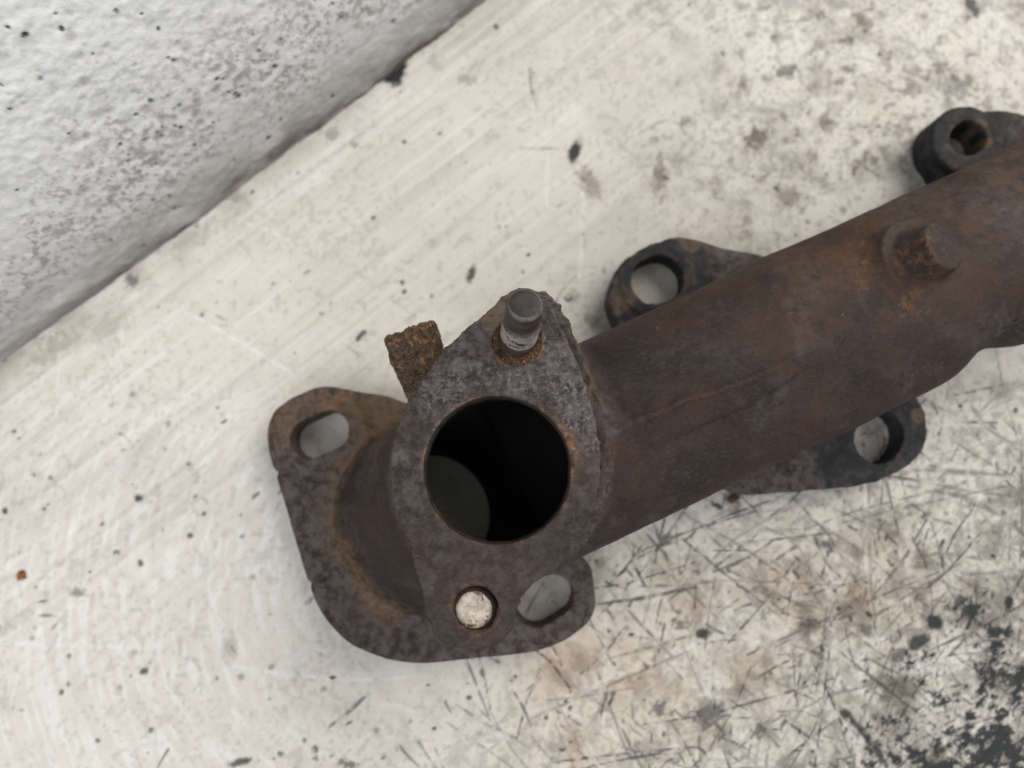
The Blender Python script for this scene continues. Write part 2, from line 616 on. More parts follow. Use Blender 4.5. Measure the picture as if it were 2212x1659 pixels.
# single dents and specks on the cleaner part
for i in range(230):
    u, v = rnd.uniform(-50, 2250), rnd.uniform(0, 1660)
    r = rnd.choice((.35, .5, .5, .7, .9))
    SH.blob(P(u, v), r * rnd.uniform(.8, 1.5), r, rnd.uniform(0, 3), rnd.uniform(.3, .85), "dark", 0.15, 0.4, 0.5, i)

# marks that can be told apart one by one: (x, y, rx, ry, angle, strength, kind), photo pixels
for i, (u, v, rx, ry, an, a, ch) in enumerate((
        (1241, 327, 11, 22, -20, .95, "dark"), (1272, 396, 13, 22, 25, .7, "brown"), (1285, 412, 16, 9, -40, .55, "brown"),
        (1425, 384, 11, 34, -5, .8, "brown"), (1638, 300, 21, 20, 0, .95, "brown"), (1705, 425, 26, 17, -30, .75, "brown"),
        (1688, 448, 12, 10, 0, .5, "brown"), (1412, 300, 14, 10, 0, .5, "brown"), (1478, 262, 13, 9, 15, .55, "dark"),
        (2099, 12, 11, 22, 25, .95, "dark"), (1700, 152, 20, 12, 0, .7, "dark"), (1900, 118, 7, 6, 0, .75, "dark"),
        (1830, 150, 11, 7, -20, .6, "dark"), (2060, 190, 30, 24, 0, .5, "dark"), (1018, 592, 8, 22, -15, .85, "dark"),
        (1010, 604, 5, 9, 0, .7, "dark"), (868, 610, 6, 6, 0, .8, "dark"), (873, 630, 6, 6, 0, .8, "dark"),
        (848, 158, 22, 24, 0, .97, "dark"), (858, 145, 16, 18, 30, .97, "dark"), (1010, 172, 14, 10, 0, .35, "dark"),
        (715, 288, 13, 10, 0, .4, "dark"), (765, 312, 9, 8, 0, .4, "dark"), (282, 605, 13, 10, 15, .6, "dark"),
        (10, 1103, 7, 7, 0, .9, "dark"), (298, 1076, 10, 9, 0, .85, "dark"), (410, 1157, 8, 6, 20, .8, "dark"),
        (362, 916, 8, 7, 20, .5, "dark"), (285, 852, 9, 7, 20, .5, "dark"), (30, 932, 5, 4, 0, .8, "dark"),
        (72, 1026, 5, 4, 0, .7, "dark"), (252, 1192, 8, 6, 20, .7, "dark"), (165, 1280, 12, 6, -10, .7, "brown"),
        (310, 1450, 9, 8, 0, .85, "dark"), (585, 1440, 8, 8, 0, .5, "dark"), (520, 1462, 8, 7, 0, .5, "dark"),
        (700, 1488, 6, 5, 0, .5, "dark"), (150, 1417, 5, 5, 0, .7, "dark"), (148, 1478, 5, 5, 0, .7, "dark"),
        (210, 1600, 6, 5, 0, .8, "dark"), (518, 1647, 19, 6, 12, .85, "dark"), (752, 1653, 14, 6, -15, .7, "dark"),
        (682, 1640, 6, 5, 0, .6, "dark"), (1423, 1532, 13, 12, 0, .7, "dark"), (1530, 1545, 24, 16, 20, .7, "dark"),
        (1520, 1369, 13, 10, 0, .9, "dark"), (1470, 1350, 15, 7, -20, .65, "dark"), (1505, 1236, 9, 6, 0, .7, "dark"),
        (1437, 1165, 13, 9, 0, .7, "dark"), (2180, 1302, 10, 17, -20, .97, "dark"), (2098, 1320, 15, 14, 0, .95, "dark"),
        (2021, 1343, 13, 14, 0, .95, "dark"), (1985, 1386, 20, 12, 25, .9, "dark"), (1950, 1415, 24, 9, 30, .74, "dark"),
        (1870, 1360, 14, 10, 0, .7, "dark"), (1935, 1250, 18, 22, 0, .6, "brown"), (1748, 1350, 17, 8, 10, .65, "dark"),
        (1585, 1080, 14, 20, 10, .8, "brown"), (1590, 1072, 10, 9, 0, .8, "brown"), (1640, 1578, 11, 10, 0, .7, "dark"),
        (1790, 1180, 12, 8, -30, .75, "dark"), (1650, 1330, 9, 14, 0, .5, "dark"), (1300, 1215, 15, 8, 0, .45, "brown"),
        (1700, 400, 60, 40, 20, .30, "brown"), (1480, 330, 60, 34, 10, .28, "brown"), (1350, 470, 40, 30, 0, .25, "brown"),
        (1280, 690, 16, 12, 0, .6, "brown"), (1240, 640, 9, 12, 0, .4, "brown"), (1840, 60, 60, 14, 25, .45, "brown"),
        (500, 420, 30, 12, -30, .5, "brown"), (400, 520, 40, 16, 30, .35, "brown"), (130, 740, 60, 16, 35, .45, "brown"),
        (230, 700, 40, 20, 35, .35, "brown"), (495, 1400, 9, 20, 0, .35, "brown"), (640, 1460, 6, 16, 0, .35, "brown"))):
    kk = 1.45 if ch == "brown" else (1.25 if rx > 10 else 0.95)
    SH.blob(P(u, v), kk * rx / 6.19, kk * ry / 6.19, math.radians(an), a, ch, 0.25 if ch == "dark" else 0.02,
            0.35 if ch == "dark" else 0.8, 0.5 if a > .75 and ch == "dark" else 1.25, 500 + i)
# long scratches and cuts: (points, width mm, strength, kind)
for i, (pts, w, a, ch) in enumerate((
        ([(1407, 1113), (1430, 1180), (1474, 1297)], .7, .75, "dark"), ([(1290, 1305), (1400, 1290), (1520, 1264)], .6, .8, "dark"),
        ([(1464, 1103), (1600, 1180), (1720, 1266)], .5, .6, "dark"), ([(1617, 1246), (1690, 1288), (1755, 1323)], .6, .75, "dark"),
        ([(1540, 1236), (1633, 1200)], .6, .7, "dark"), ([(1760, 1159), (1785, 1215), (1822, 1251)], .9, .8, "dark"),
        ([(1878, 1026), (1878, 1160), (1885, 1300), (1905, 1370)], .35, .6, "dark"), ([(1870, 1026), (1870, 1290)], .35, .5, "pale"),
        ([(1786, 1312), (1775, 1420), (1760, 1512)], .8, .75, "dark"), ([(1290, 1450), (1330, 1560), (1367, 1659)], .45, .6, "dark"),
        ([(1198, 1502), (1240, 1590), (1274, 1655)], .35, .4, "dark"), ([(1540, 1558), (1590, 1610), (1640, 1657)], .7, .7, "dark"),
        ([(1812, 1527), (1870, 1590), (1924, 1665)], 2.0, .9, "dark"), ([(1305, 1425), (1420, 1395), (1540, 1358)], .5, .65, "dark"),
        ([(1080, 1568), (1360, 1450), (1643, 1343), (1800, 1280)], .3, .5, "pale"), ([(1970, 1451), (1962, 1540), (1950, 1645)], .7, .8, "pale"),
        ([(1970, 1446), (2080, 1412), (2190, 1380)], .5, .8, "pale"), ([(2050, 1275), (2075, 1300), (2098, 1320)], .6, .75, "dark"),
        ([(2050, 1272), (1995, 1340)], .4, .6, "dark"), ([(1860, 1026), (1980, 1040), (2100, 1062), (2212, 1075)], .7, .65, "dark"),
        ([(2000, 1015), (2100, 1022), (2212, 1030)], .8, .6, "dark"), ([(2000, 1060), (2100, 1080), (2180, 1130)], .7, .6, "dark"),
        ([(1820, 1130), (1940, 1100), (2060, 1075), (2200, 1045)], .6, .6, "dark"), ([(2010, 1190), (2100, 1205), (2200, 1212)], .5, .6, "dark"),
        ([(2100, 880), (2140, 930), (2212, 970)], .7, .55, "dark"), ([(2060, 850), (2100, 930), (2160, 1000)], .4, .5, "dark"),
        ([(2212, 830), (2150, 860), (2090, 920)], .4, .5, "dark"), ([(1900, 1450), (1880, 1480), (1800, 1500), (1760, 1512)], .5, .6, "dark"),
        ([(1860, 1480), (1895, 1540)], .8, .8, "pale"), ([(1780, 1590), (1940, 1630), (2100, 1650)], .5, .6, "dark"),
        ([(710, 1572), (760, 1530), (806, 1492)], .8, .7, "dark"), ([(338, 1662), (352, 1636), (368, 1612)], .6, .7, "dark"),
        ([(0, 1390), (200, 1397), (380, 1402)], .5, .8, "pale"), ([(0, 1384), (180, 1392), (330, 1397)], .3, .6, "pale"),
        ([(480, 1435), (600, 1455), (760, 1470), (900, 1462)], .6, .7, "pale"), ([(390, 668), (520, 740), (660, 825)], .6, .8, "pale"),
        ([(520, 480), (590, 500), (640, 530)], .5, .7, "pale"), ([(1183, 330), (1180, 480)], .7, .7, "pale"),
        ([(1262, 400), (1258, 520), (1252, 610)], .8, .8, "pale"), ([(1446, 230), (1470, 330), (1440, 400)], .5, .5, "pale"),
        ([(1120, 320), (1225, 321)], .3, .6, "dark"), ([(1146, 125), (1148, 190), (1162, 238)], .8, .65, "brown"),
        ([(1800, 108), (1960, 155), (2150, 225)], .3, .55, "dark"), ([(1690, 47), (1760, 42)], .4, .6, "dark"),
        ([(1720, 165), (1790, 240)], .3, .5, "dark"), ([(1845, 345), (1880, 370), (1930, 400)], .8, .55, "dark"),
        ([(1790, 150), (1785, 290)], .4, .35, "dark"), ([(2050, 60), (2085, 90)], .4, .6, "dark"),
        ([(1200, 680), (1205, 640), (1250, 590)], .4, .6, "dark"), ([(1380, 290), (1450, 260), (1510, 330)], .3, .4, "dark"),
        ([(770, 735), (780, 722), (792, 712)], .8, .8, "dark"), ([(790, 780), (740, 740)], .3, .4, "dark"),
        ([(255, 935), (272, 945), (285, 962)], .7, .6, "dark"), ([(545, 1076), (562, 1062)], .7, .7, "dark"),
        ([(80, 1330), (128, 1334), (105, 1370)], .35, .6, "dark"), ([(160, 1283), (200, 1287)], .4, .5, "brown"),
        ([(80, 1302), (105, 1296)], .5, .6, "dark"), ([(1540, 880), (1560, 900)], .4, .4, "dark"))):
    SH.line(spline(PP(pts, 0), 5, False), w, a, ch, 0.18 if ch == "dark" else 0.05, 0.55, True, 700 + i)
# round impressions
for (u, v, r, a, ch) in ((432, 1094, 17, .35, "dark"), (398, 1462, 34, .28, "brown")):
    c = P(u, v)
    th = np.linspace(0.4, 2 * math.pi - (0.8 if r < 20 else 0), 24)
    SH.line(np.stack([c[0] + np.cos(th) * r / 6.19, c[1] + np.sin(th) * r / 6.19 * 1.05], 1), .55, a, ch, 0.06, .7, False, 901)

SH.z += (fbm2(X, Y, 40, 3, 130) - 0.5) * 0.25 + (fbm2(X, Y, 3, 2, 131) - 0.5) * 0.05
SH.z -= SH.z.max()


def bench_material():
    n = NT("worn_white_bench")
    f1, f2 = n.noise(0.25, 5, 0.6), n.noise(1.5, 4, 0.6)
    c = n.mix(n.noise(0.018, 3), (0.63, 0.595, 0.525), (0.67, 0.645, 0.595))
    c = n.mix(n.math('MULTIPLY', n.ramp(f1, 0.48, 0.7), 0.12), c, (0.46, 0.41, 0.34))
    c = n.mix(n.attr("orange"), c, (0.46, 0.315, 0.215))
    c = n.mix(n.attr("pale"), c, (0.76, 0.755, 0.735))
    br = n.math('MULTIPLY', n.attr("brown"), n.math('ADD', n.math('MULTIPLY', f2, 0.7), 0.65), True)
    c = n.mix(br, c, (0.125, 0.092, 0.062))
    dk = n.math('MULTIPLY', n.attr("dark"), n.math('ADD', n.math('MULTIPLY', f2, 0.4), 0.85), True)
    c = n.mix(dk, c, (0.020, 0.023, 0.024))
    h = n.math('ADD', f1, n.math('MULTIPLY', f2, 0.5))
    return n.done(c, 0.46, n.bump(h, 0.25, 0.25), spec=0.4)


def grid_quads(nx, ny):
    i, j = np.meshgrid(np.arange(nx - 1), np.arange(ny - 1), indexing='ij')
    a = (i * ny + j).ravel()
    return np.stack([a, a + ny, a + ny + 1, a + 1], 1)


BENCH = bench_material()
V = np.stack([X.ravel(), Y.ravel(), SH.z.ravel()], 1)
bench = make_mesh("bench_top", V, grid_quads(*X.shape), BENCH, attrs={k: a.ravel() for k, a in SH.m.items()})
tag(bench, "worn off-white bench top covered in scratches, pits and oily stains", "bench top", kind="structure")
del V

# ------------------------------------------------------------------ plastered wall behind the bench, leaning back a little
hs = 0.5
us = np.arange(-70, 270, hs, dtype=np.float32)
vs = np.arange(-3, 128, hs, dtype=np.float32)
Uw, Sw = np.meshgrid(us, vs, indexing='ij')
lump = fbm2(Uw / 1.7, Sw, 2.0, 4, 200, 0.55)
big = fbm2(Uw / 1.5, Sw, 14, 3, 205)
dsp = (lump - 0.5) * 1.25 + (big - 0.5) * 1.3
WS = Sheet(-70, 270, -3, 128, hs)
dens = fbm2(Uw / 1.3, Sw, 24, 3, 214)
for i in range(5200):
    a_, b_ = rnd.uniform(-68, 268), rnd.uniform(0, 126)
    dn_ = float(dens[int((a_ + 70) / hs), int((b_ + 3) / hs)])
    band = math.exp(-((b_ - 32) / 20) ** 2)
    if rnd.random() > 0.10 + 1.5 * max(0.0, dn_ - 0.42) + 0.55 * band * max(0, dn_ - 0.3) * 2:
        continue
    if rnd.random() < 0.12 + 0.10 * (b_ > 60):
        r = rnd.choice((.28, .32, .4, .45, .55, .7))
        WS.blob((a_, b_), r * rnd.uniform(1, 1.5), r, rnd.uniform(-.5, .5), rnd.uniform(.6, 1), "dark", 0.55, 0.35, 0.45, i)
    else:
        r = rnd.choice((.4, .5, .6, .8, 1.0, 1.3))
        WS.blob((a_, b_), r * rnd.uniform(1, 2.0), r, rnd.uniform(-.4, .4), rnd.uniform(.3, .9) * (0.55 + 0.5 * band), "brown", 0.25, 0.7, 0.6, i)
pit, pit3 = WS.m["dark"][:len(us), :len(vs)], WS.m["brown"][:len(us), :len(vs)]
dsp += WS.z[:len(us), :len(vs)]
gfine = fbm2(Uw / 1.2, Sw, 1.15, 3, 250, 0.6)
gd = 0.12 + 0.88 * np.exp(-((Sw - 26) / 26) ** 2) * sstep(0.30, 0.62, fbm2(Uw / 1.4, Sw, 20, 4, 255))
pit3 = np.maximum(pit3 * 0.75, 0.70 * gd * sstep(0.55, 0.70, gfine + 0.06 * (gd - 0.5)))
grime_shade = np.exp(-np.clip(Sw - 4, 0, None) / 26.0)  # fades upward: grime and the shadow low on the wall, both painted
pit3 = np.maximum(pit3, 0.46 * grime_shade * (0.55 + 0.9 * fbm2(Uw / 2, Sw, 7, 4, 258)))
lean = np.radians(12 + 42 * np.clip(Sw, 0, None) / 125)           # steep at the foot, rounding back higher up
backo = np.cumsum(np.sin(lean), 1) * hs - 3 * math.sin(math.radians(12))
upo = np.cumsum(np.cos(lean), 1) * hs - 3
bx = WA[0] + EW[0] * Uw - NW[0] * (backo - dsp * np.cos(lean))
by = WA[1] + EW[1] * Uw - NW[1] * (backo - dsp * np.cos(lean))
# slight bow of the foot of the wall
bow = 2.2 * np.sin(np.clip((Uw + 5) / 215, 0, 1) * math.pi)
bx += NW[0] * bow * 0.6
by += NW[1] * bow * 0.6
bz = upo + dsp * np.sin(lean)
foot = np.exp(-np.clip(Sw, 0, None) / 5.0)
dirt_shade = 0.75 * foot * sstep(0.32, 0.62, fbm2(Uw / 3, Sw, 6, 4, 240)) * sstep(20, 90, Uw) + 0.62 * np.exp(-np.clip(Sw, 0, None) / 13.0) * sstep(0.2, 0.55, fbm2(Uw / 2.5, Sw, 8, 4, 244))  # grime at the foot, with its shade painted into the same mask
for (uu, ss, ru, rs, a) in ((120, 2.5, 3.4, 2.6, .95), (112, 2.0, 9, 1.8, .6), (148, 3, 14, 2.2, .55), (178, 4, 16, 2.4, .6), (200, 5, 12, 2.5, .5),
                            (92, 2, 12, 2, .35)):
    dirt_shade = np.maximum(dirt_shade, a * np.exp(-((Uw - uu) / ru) ** 2 - ((Sw - ss) / rs) ** 2))
n0 = len(us)
m0 = len(vs)
Vf = np.stack([bx.ravel(), by.ravel(), bz.ravel()], 1)
off = np.array([-NW[0] * 22, -NW[1] * 22, 0])
per = np.concatenate([np.arange(n0) * m0, (n0 - 1) * m0 + np.arange(1, m0), np.arange(n0 - 2, -1, -1) * m0 + m0 - 1, np.arange(m0 - 2, 0, -1)])
Vb = Vf[per] + off
Qf = grid_quads(n0, m0)[:, ::-1]
nb = len(per)
k = np.arange(nb)
Qs = np.stack([per[k], per[(k + 1) % nb], len(Vf) + (k + 1) % nb, len(Vf) + k], 1)
z0 = np.zeros(nb)


def wall_material():
    n = NT("rough_white_plaster")
    f1, f2 = n.noise(0.5, 5, 0.6), n.noise(2.0, 4, 0.65)
    c = n.mix(n.noise(0.03, 3), (0.70, 0.70, 0.70), (0.76, 0.76, 0.755))
    c = n.mix(n.math('MULTIPLY', n.ramp(f1, 0.5, 0.75), 0.25), c, (0.45, 0.44, 0.435))
    c = n.mix(n.attr("grit_shade"), c, (0.15, 0.135, 0.11))
    c = n.mix(n.attr("dirt_shade"), c, (0.105, 0.085, 0.07))
    c = n.mix(n.attr("pit"), c, (0.022, 0.028, 0.026))
    h = n.math('ADD', f1, n.math('MULTIPLY', f2, 0.6))
    return n.done(c, 0.5, n.bump(h, 0.5, 0.5), spec=0.45)


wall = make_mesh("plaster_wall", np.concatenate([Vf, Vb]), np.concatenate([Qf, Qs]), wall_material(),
                 attrs={"pit": np.concatenate([pit.ravel(), z0]), "grit_shade": np.concatenate([pit3.ravel(), z0]),
                        "dirt_shade": np.concatenate([dirt_shade.ravel(), z0])})
tag(wall, "rough pitted white plaster wall rising from the bench edge", "wall", kind="structure")
# ------------------------------------------------------------------ exhaust manifold
ZF, TF = 60.0, 11.0                       # outlet flange: top height, thickness
ROOT = np.array([*P(930, 1120, 0), 0.0])
manifold = bpy.data.objects.new("exhaust_manifold", None)
manifold.empty_display_size = 0.02
manifold.location = tuple(ROOT * MM)
col.objects.link(manifold)
tag(manifold, "rusty brown cast iron exhaust manifold lying flange-down on the scratched bench", "exhaust manifold")

bore_c = P(1074, 1014, ZF)
bore_r = 19.5
port_c = P(926, 1116, 0)
stud_c = P(1117, 738, ZF)
stub_c = P(1027, 1316, ZF)

fl_out = spline(PP([(1058, 668), (1092, 636), (1130, 622), (1168, 634), (1197, 668), (1214, 705), (1240, 765), (1266, 838), (1286, 903),
                    (1296, 965), (1297, 1030), (1284, 1098), (1256, 1156), (1212, 1222), (1163, 1253), (1131, 1282), (1116, 1315),
                    (1109, 1352), (1085, 1385), (1045, 1402), (995, 1401), (953, 1385), (928, 1356), (906, 1264), (888, 1200), (868, 1136), (849, 1085),
                    (842, 1040), (843, 995), (853, 938), (874, 880), (908, 826), (958, 757), (1008, 710)], ZF), 5)
fl1 = spline(PP([(705, 835), (650, 853), (606, 874), (586, 896), (576, 932), (579, 978), (592, 1018), (614, 1090), (640, 1178), (664, 1258),
                 (688, 1314), (718, 1358), (758, 1393), (800, 1414), (850, 1428), (920, 1434), (1000, 1427), (1100, 1416), (1170, 1405),
                 (1230, 1376), (1270, 1345), (1286, 1310), (1284, 1262), (1276, 1222), (1240, 1190), (1150, 1100), (1000, 950), (872, 868),
                 (780, 846)], 10), 4)
fl2 = spline(PP([(1330, 700), (1313, 655), (1316, 622), (1336, 577), (1382, 541), (1450, 512), (1500, 516), (1560, 534), (1640, 549), (1740, 590),
                 (1870, 690), (1984, 858), (2003, 905), (2001, 955), (1978, 993), (1930, 1024), (1888, 1043), (1800, 1055), (1690, 1064),
                 (1590, 1064), (1490, 990), (1390, 830)], 10), 4)
fl3 = spline(PP([(2050, 420), (2030, 370), (2034, 320), (2060, 280), (2100, 250), (2150, 236), (2230, 250), (2330, 310), (2470, 440), (2590, 590),
                 (2606, 650), (2580, 700), (2500, 715), (2380, 700), (2250, 630), (2110, 520)], 10), 4)

A3 = np.array([*P(1120, 1029, 33), 33.0])
B3 = np.array([*P(2420, 425, 33), 32.0])
hol = [  # slots: centre, half length, angle, radius at the plate top
    (P(690, 938, 12), 3.6, math.radians(24), 6.4), (P(1176, 1297, 10), 3.2, math.radians(30), 6.6),
    (P(1420, 605, 10), 1.0, math.radians(20), 8.1), (P(1898, 945, 10), 1.4, math.radians(60), 7.6),
    (P(2092, 299, 13), 0.6, 0.6, 5.9), (P(2560, 640, 10), 0.0, 0.0, 7.0)]
pads = [(P(690, 938, 12), 16.0, 12.0), (P(1176, 1297, 11), 14.0, 11.2), (P(1420, 605, 11), 13.0, 10.5), (P(1898, 945, 11), 12.6, 10.5),
        (P(2090, 302, 13.2), 12.6, 13.2)]
mid2, mid3 = P(1660, 775, 0), P(2340, 470, 0)


def ellipse_cyl(X, Y, Z, A, B, a0, a1, b0, b1):
    d = B - A
    L = np.linalg.norm(d[:2])
    ex, ey = d[0] / L, d[1] / L
    u = (X - A[0]) * ex + (Y - A[1]) * ey
    v = -(X - A[0]) * ey + (Y - A[1]) * ex
    t = np.clip(u / L, 0, 1)
    w = Z - (A[2] + d[2] * t)
    a, b = a0 + (a1 - a0) * t, b0 + (b1 - b0) * t
    k0 = np.sqrt((v / a) ** 2 + (w / b) ** 2) + 1e-6
    k1 = np.sqrt((v / a ** 2) ** 2 + (w / b ** 2) ** 2) + 1e-6
    ds = k0 * (k0 - 1) / k1
    cap = np.maximum(u - L, -u)
    return np.maximum(ds, cap), u, v


def slice_cone(X, Y, Z, c0, r0, z0, c1, r1, z1, ease=True):
    """round duct whose horizontal slices slide from c0 (at z0) to c1 (at z1)"""
    t = np.clip((Z - z0) / (z1 - z0), 0, 1)
    s = t ** ease if ease is not True else t * t * (3 - 2 * t) * 0.5 + t * 0.5
    d = np.sqrt((X - c0[0] - (c1[0] - c0[0]) * s) ** 2 + (Y - c0[1] - (c1[1] - c0[1]) * s) ** 2) - (r0 + (r1 - r0) * s)
    return np.maximum(d * 0.87, np.maximum(z0 - Z, Z - z1))


def capped_cone(X, Y, Z, a, b, r0, r1):
    d = b - a
    L = np.linalg.norm(d)
    e = d / L
    t = (X - a[0]) * e[0] + (Y - a[1]) * e[1] + (Z - a[2]) * e[2]
    rad = np.sqrt(np.maximum((X - a[0]) ** 2 + (Y - a[1]) ** 2 + (Z - a[2]) ** 2 - t * t, 0))
    return np.maximum(rad - (r0 + (r1 - r0) * np.clip(t / L, 0, 1)), np.maximum(-t, t - L))


boss_a = np.array([*P(1940, 580, 44.5), 44.5])
boss_b = np.array([*P(2042, 530, 58.5), 58.5])


def fields(X, Y, Z):
    """signed distances of the casting's members (duct, three flanges, boss) and of its hollow"""
    tube, u, v = ellipse_cyl(X, Y, Z, A3, B3, 29.2, 29.0, 21.5, 20.5)
    tube = tube + 4.6 * np.exp(-((u - 145.0) / 9.0) ** 2) * sstep(-8, -26, v)      # waist before the next runner
    elbow = slice_cone(X, Y, Z, port_c, 32.0, 0.0, bore_c, 24.5, 51.0, 1.5)
    ang = np.arctan2(Y - bore_c[1], X - bore_c[0])
    d2 = poly_sdf(fl_out, X, Y)
    lip = -1.0 + 4.6 * np.clip(np.cos(ang - 0.62), 0, 1) ** 1.5
    neck = extrude(d2 - lip, Z, 41.0, 55.0, 1.5)
    run2 = slice_cone(X, Y, Z, mid2, 29.0, 0.0, mid2, 24.0, 34.0)
    run3 = slice_cone(X, Y, Z, mid3, 29.0, 0.0, mid3, 24.0, 34.0)
    duct = smin(smin(tube, elbow, 9.0), neck, 5.0)
    duct = smin(duct, run2, 8.0)
    duct = smin(duct, run3, 8.0)
    boss = smin(capped_cone(X, Y, Z, boss_a, boss_b, 9.4, 7.3), capped_cone(X, Y, Z, boss_a - (boss_b - boss_a) * 0.25, boss_a + (boss_b - boss_a) * 0.36, 13.6, 12.0), 1.4)
    fls = []
    for i, pl in enumerate((fl1, fl2, fl3)):
        f = extrude(poly_sdf(pl, X, Y), Z, 0.0, 10.0, 0.9)
        for (c, r, zt) in (pads[0:2], pads[2:4], pads[4:5])[i]:
            f = smin(f, extrude(np.hypot(X - c[0], Y - c[1]) - r, Z, 0.2, zt, 0.7) if i == 2 else
                     np.maximum(extrude(np.hypot(X - c[0], Y - c[1]) - r, Z, 0.2, zt, 0.7), poly_sdf(pl, X, Y)), 1.2)
        fls.append(f)
    hollow = slice_cone(X, Y, Z, port_c, 20.8, 0.0, bore_c, bore_r + 0.4, 50.0)
    up = np.maximum(np.hypot(X - bore_c[0], Y - bore_c[1]) - bore_r - 0.4, 49.0 - Z)
    dn = np.maximum(np.hypot(X - port_c[0], Y - port_c[1]) - 20.8, Z - 1.0)
    th, _, _ = ellipse_cyl(X, Y, Z, A3, B3 - (B3 - A3) * 0.03, 23.0, 19.5, 16.0, 14.5)
    hollow = np.minimum(smin(hollow, th, 9.0), np.minimum(up, dn))
    holes = None
    for (c, hl, an, r) in hol:
        s = slot_sdf(X, Y, c, hl, an, r)
        holes = s if holes is None else np.minimum(holes, s)
    holes = np.maximum(holes, Z - 20.0)
    return duct, fls, boss, hollow, holes, u, v


H = 0.75
ax = [np.arange(a, b, H, dtype=np.float32) for a, b in ((-94, 246), (-72, 136), (-1.6, 66))]
GX, GY, GZ = ax[0][:, None, None], ax[1][None, :, None], ax[2][None, None, :]
duct, fls, boss, hollow, holes, _, _ = fields(GX, GY, GZ)
F = duct
for f, kf in zip(fls, (5.5, 7.0, 7.0)):
    F = smin(F, f, kf)
F = smin(F, boss, 2.4)
F = np.maximum(F, -hollow)
F = np.maximum(F, -holes)
F = np.maximum(F, 0.05 - GZ)
F = np.maximum(F, GZ - 50.5 - 4.0 * np.maximum(poly_sdf(fl_out, GX, GY) + 1.7, 0))
V, Q = surface_nets(F.astype(np.float32), (ax[0][0], ax[1][0], ax[2][0]), H)
del F, duct, fls, boss, hollow, holes
N = vert_normals(V, Q)
x, y, z = V[:, 0], V[:, 1], V[:, 2]
duct, fls, boss, hollow, holes, tu, tv = fields(x, y, z)
# foundry skin: lumps, parting ridge, chewed edges
edge = np.zeros(len(V), np.float32)
dsp = (fbm(x, y, z, 11, 2, 300) - 0.5) * 0.7 + (fbm(x, y, z, 2.2, 3, 304) - 0.5) * 0.22
onduct = sstep(3.0, 0.5, np.abs(duct)) * sstep(26, 34, z)
ridge_v = -1.2 + 0.9 * np.sin(tu * 0.05) + (vnoise2(tu * 0.12, tu * 0, 5) - 0.5) * 1.6
inr = sstep(24, 30, tu) * sstep(84, 60, tu)
inr2 = sstep(20, 30, tu) * sstep(108, 70, tu)
dsp += onduct * inr2 * (2.1 * np.exp(-np.abs(tv - ridge_v) / 4.0) - 1.0 * np.exp(-((np.abs(tv - ridge_v) - 11) / 7.0) ** 2))
dsp += onduct * inr * 0.45 * np.exp(-((tv - ridge_v) / 0.7) ** 2)
facet = sstep(38, 52, tu) * sstep(100, 80, tu) * sstep(ridge_v - 7.5 + 0.10 * (tu - 60), ridge_v - 6.9 + 0.10 * (tu - 60), tv) * sstep(ridge_v + 0.5, ridge_v, tv)
dsp += onduct * facet * 0.55
crust = sstep(9.0, 4.0, np.abs(z - 49.5)) * sstep(5.5, 2.5, poly_sdf(fl_out, x, y))
dsp += crust * ((fbm(x, y, z, 3.2, 3, 310) - 0.45) * 2.6 + (fbm(x, y, z, 1.5, 2, 315) - 0.5) * 1.6) * sstep(-10, 15, x)
for (u0, v0, u1, v1) in ((600, 1022, 700, 1026), (664, 1262, 712, 1240)):       # casting steps across the left flange
    a, b = P(u0, v0, 10), P(u1, v1, 10)
    e = b - a
    t = np.clip(((x - a[0]) * e[0] + (y - a[1]) * e[1]) / (e @ e), -0.3, 1)
    dsp -= 0.9 * np.exp(-(np.hypot(x - a[0] - e[0] * t, y - a[1] - e[1] * t) / 0.8) ** 2) * sstep(16, 12, z)
dsp += (np.minimum(np.abs(fls[1]), np.abs(fls[2])) < 1.5) * ((fbm(x, y, z, 4.5, 3, 330) - 0.5) * 0.9 + (fbm(x, y, z, 1.6, 2, 333) - 0.5) * 0.35)
dsp *= sstep(0.3, 2.0, z)
V = V + N * dsp[:, None]
N = vert_normals(V, Q)
x, y, z = V[:, 0], V[:, 1], V[:, 2]

# where each face belongs
absd = np.stack([np.minimum(np.abs(np.minimum(duct, 9)), 9) + 0.0, np.abs(fls[0]), np.abs(fls[1]), np.abs(fls[2]), np.abs(boss)], 1)
absd[:, 0] = np.abs(duct)
lab = np.argmin(absd, 1)
lab = np.where((lab == 4) & (boss > 0.6), 0, lab)
hz = (np.abs(holes) < 0.6) & (z < 16)
if hz.any():
    fd = np.stack([f for f in fls], 1)
    lab = np.where(hz, 1 + np.argmin(fd, 1), lab)
inside = (np.abs(hollow) < 0.9) & (duct < -0.8)
lab = np.where(inside, 5, lab)

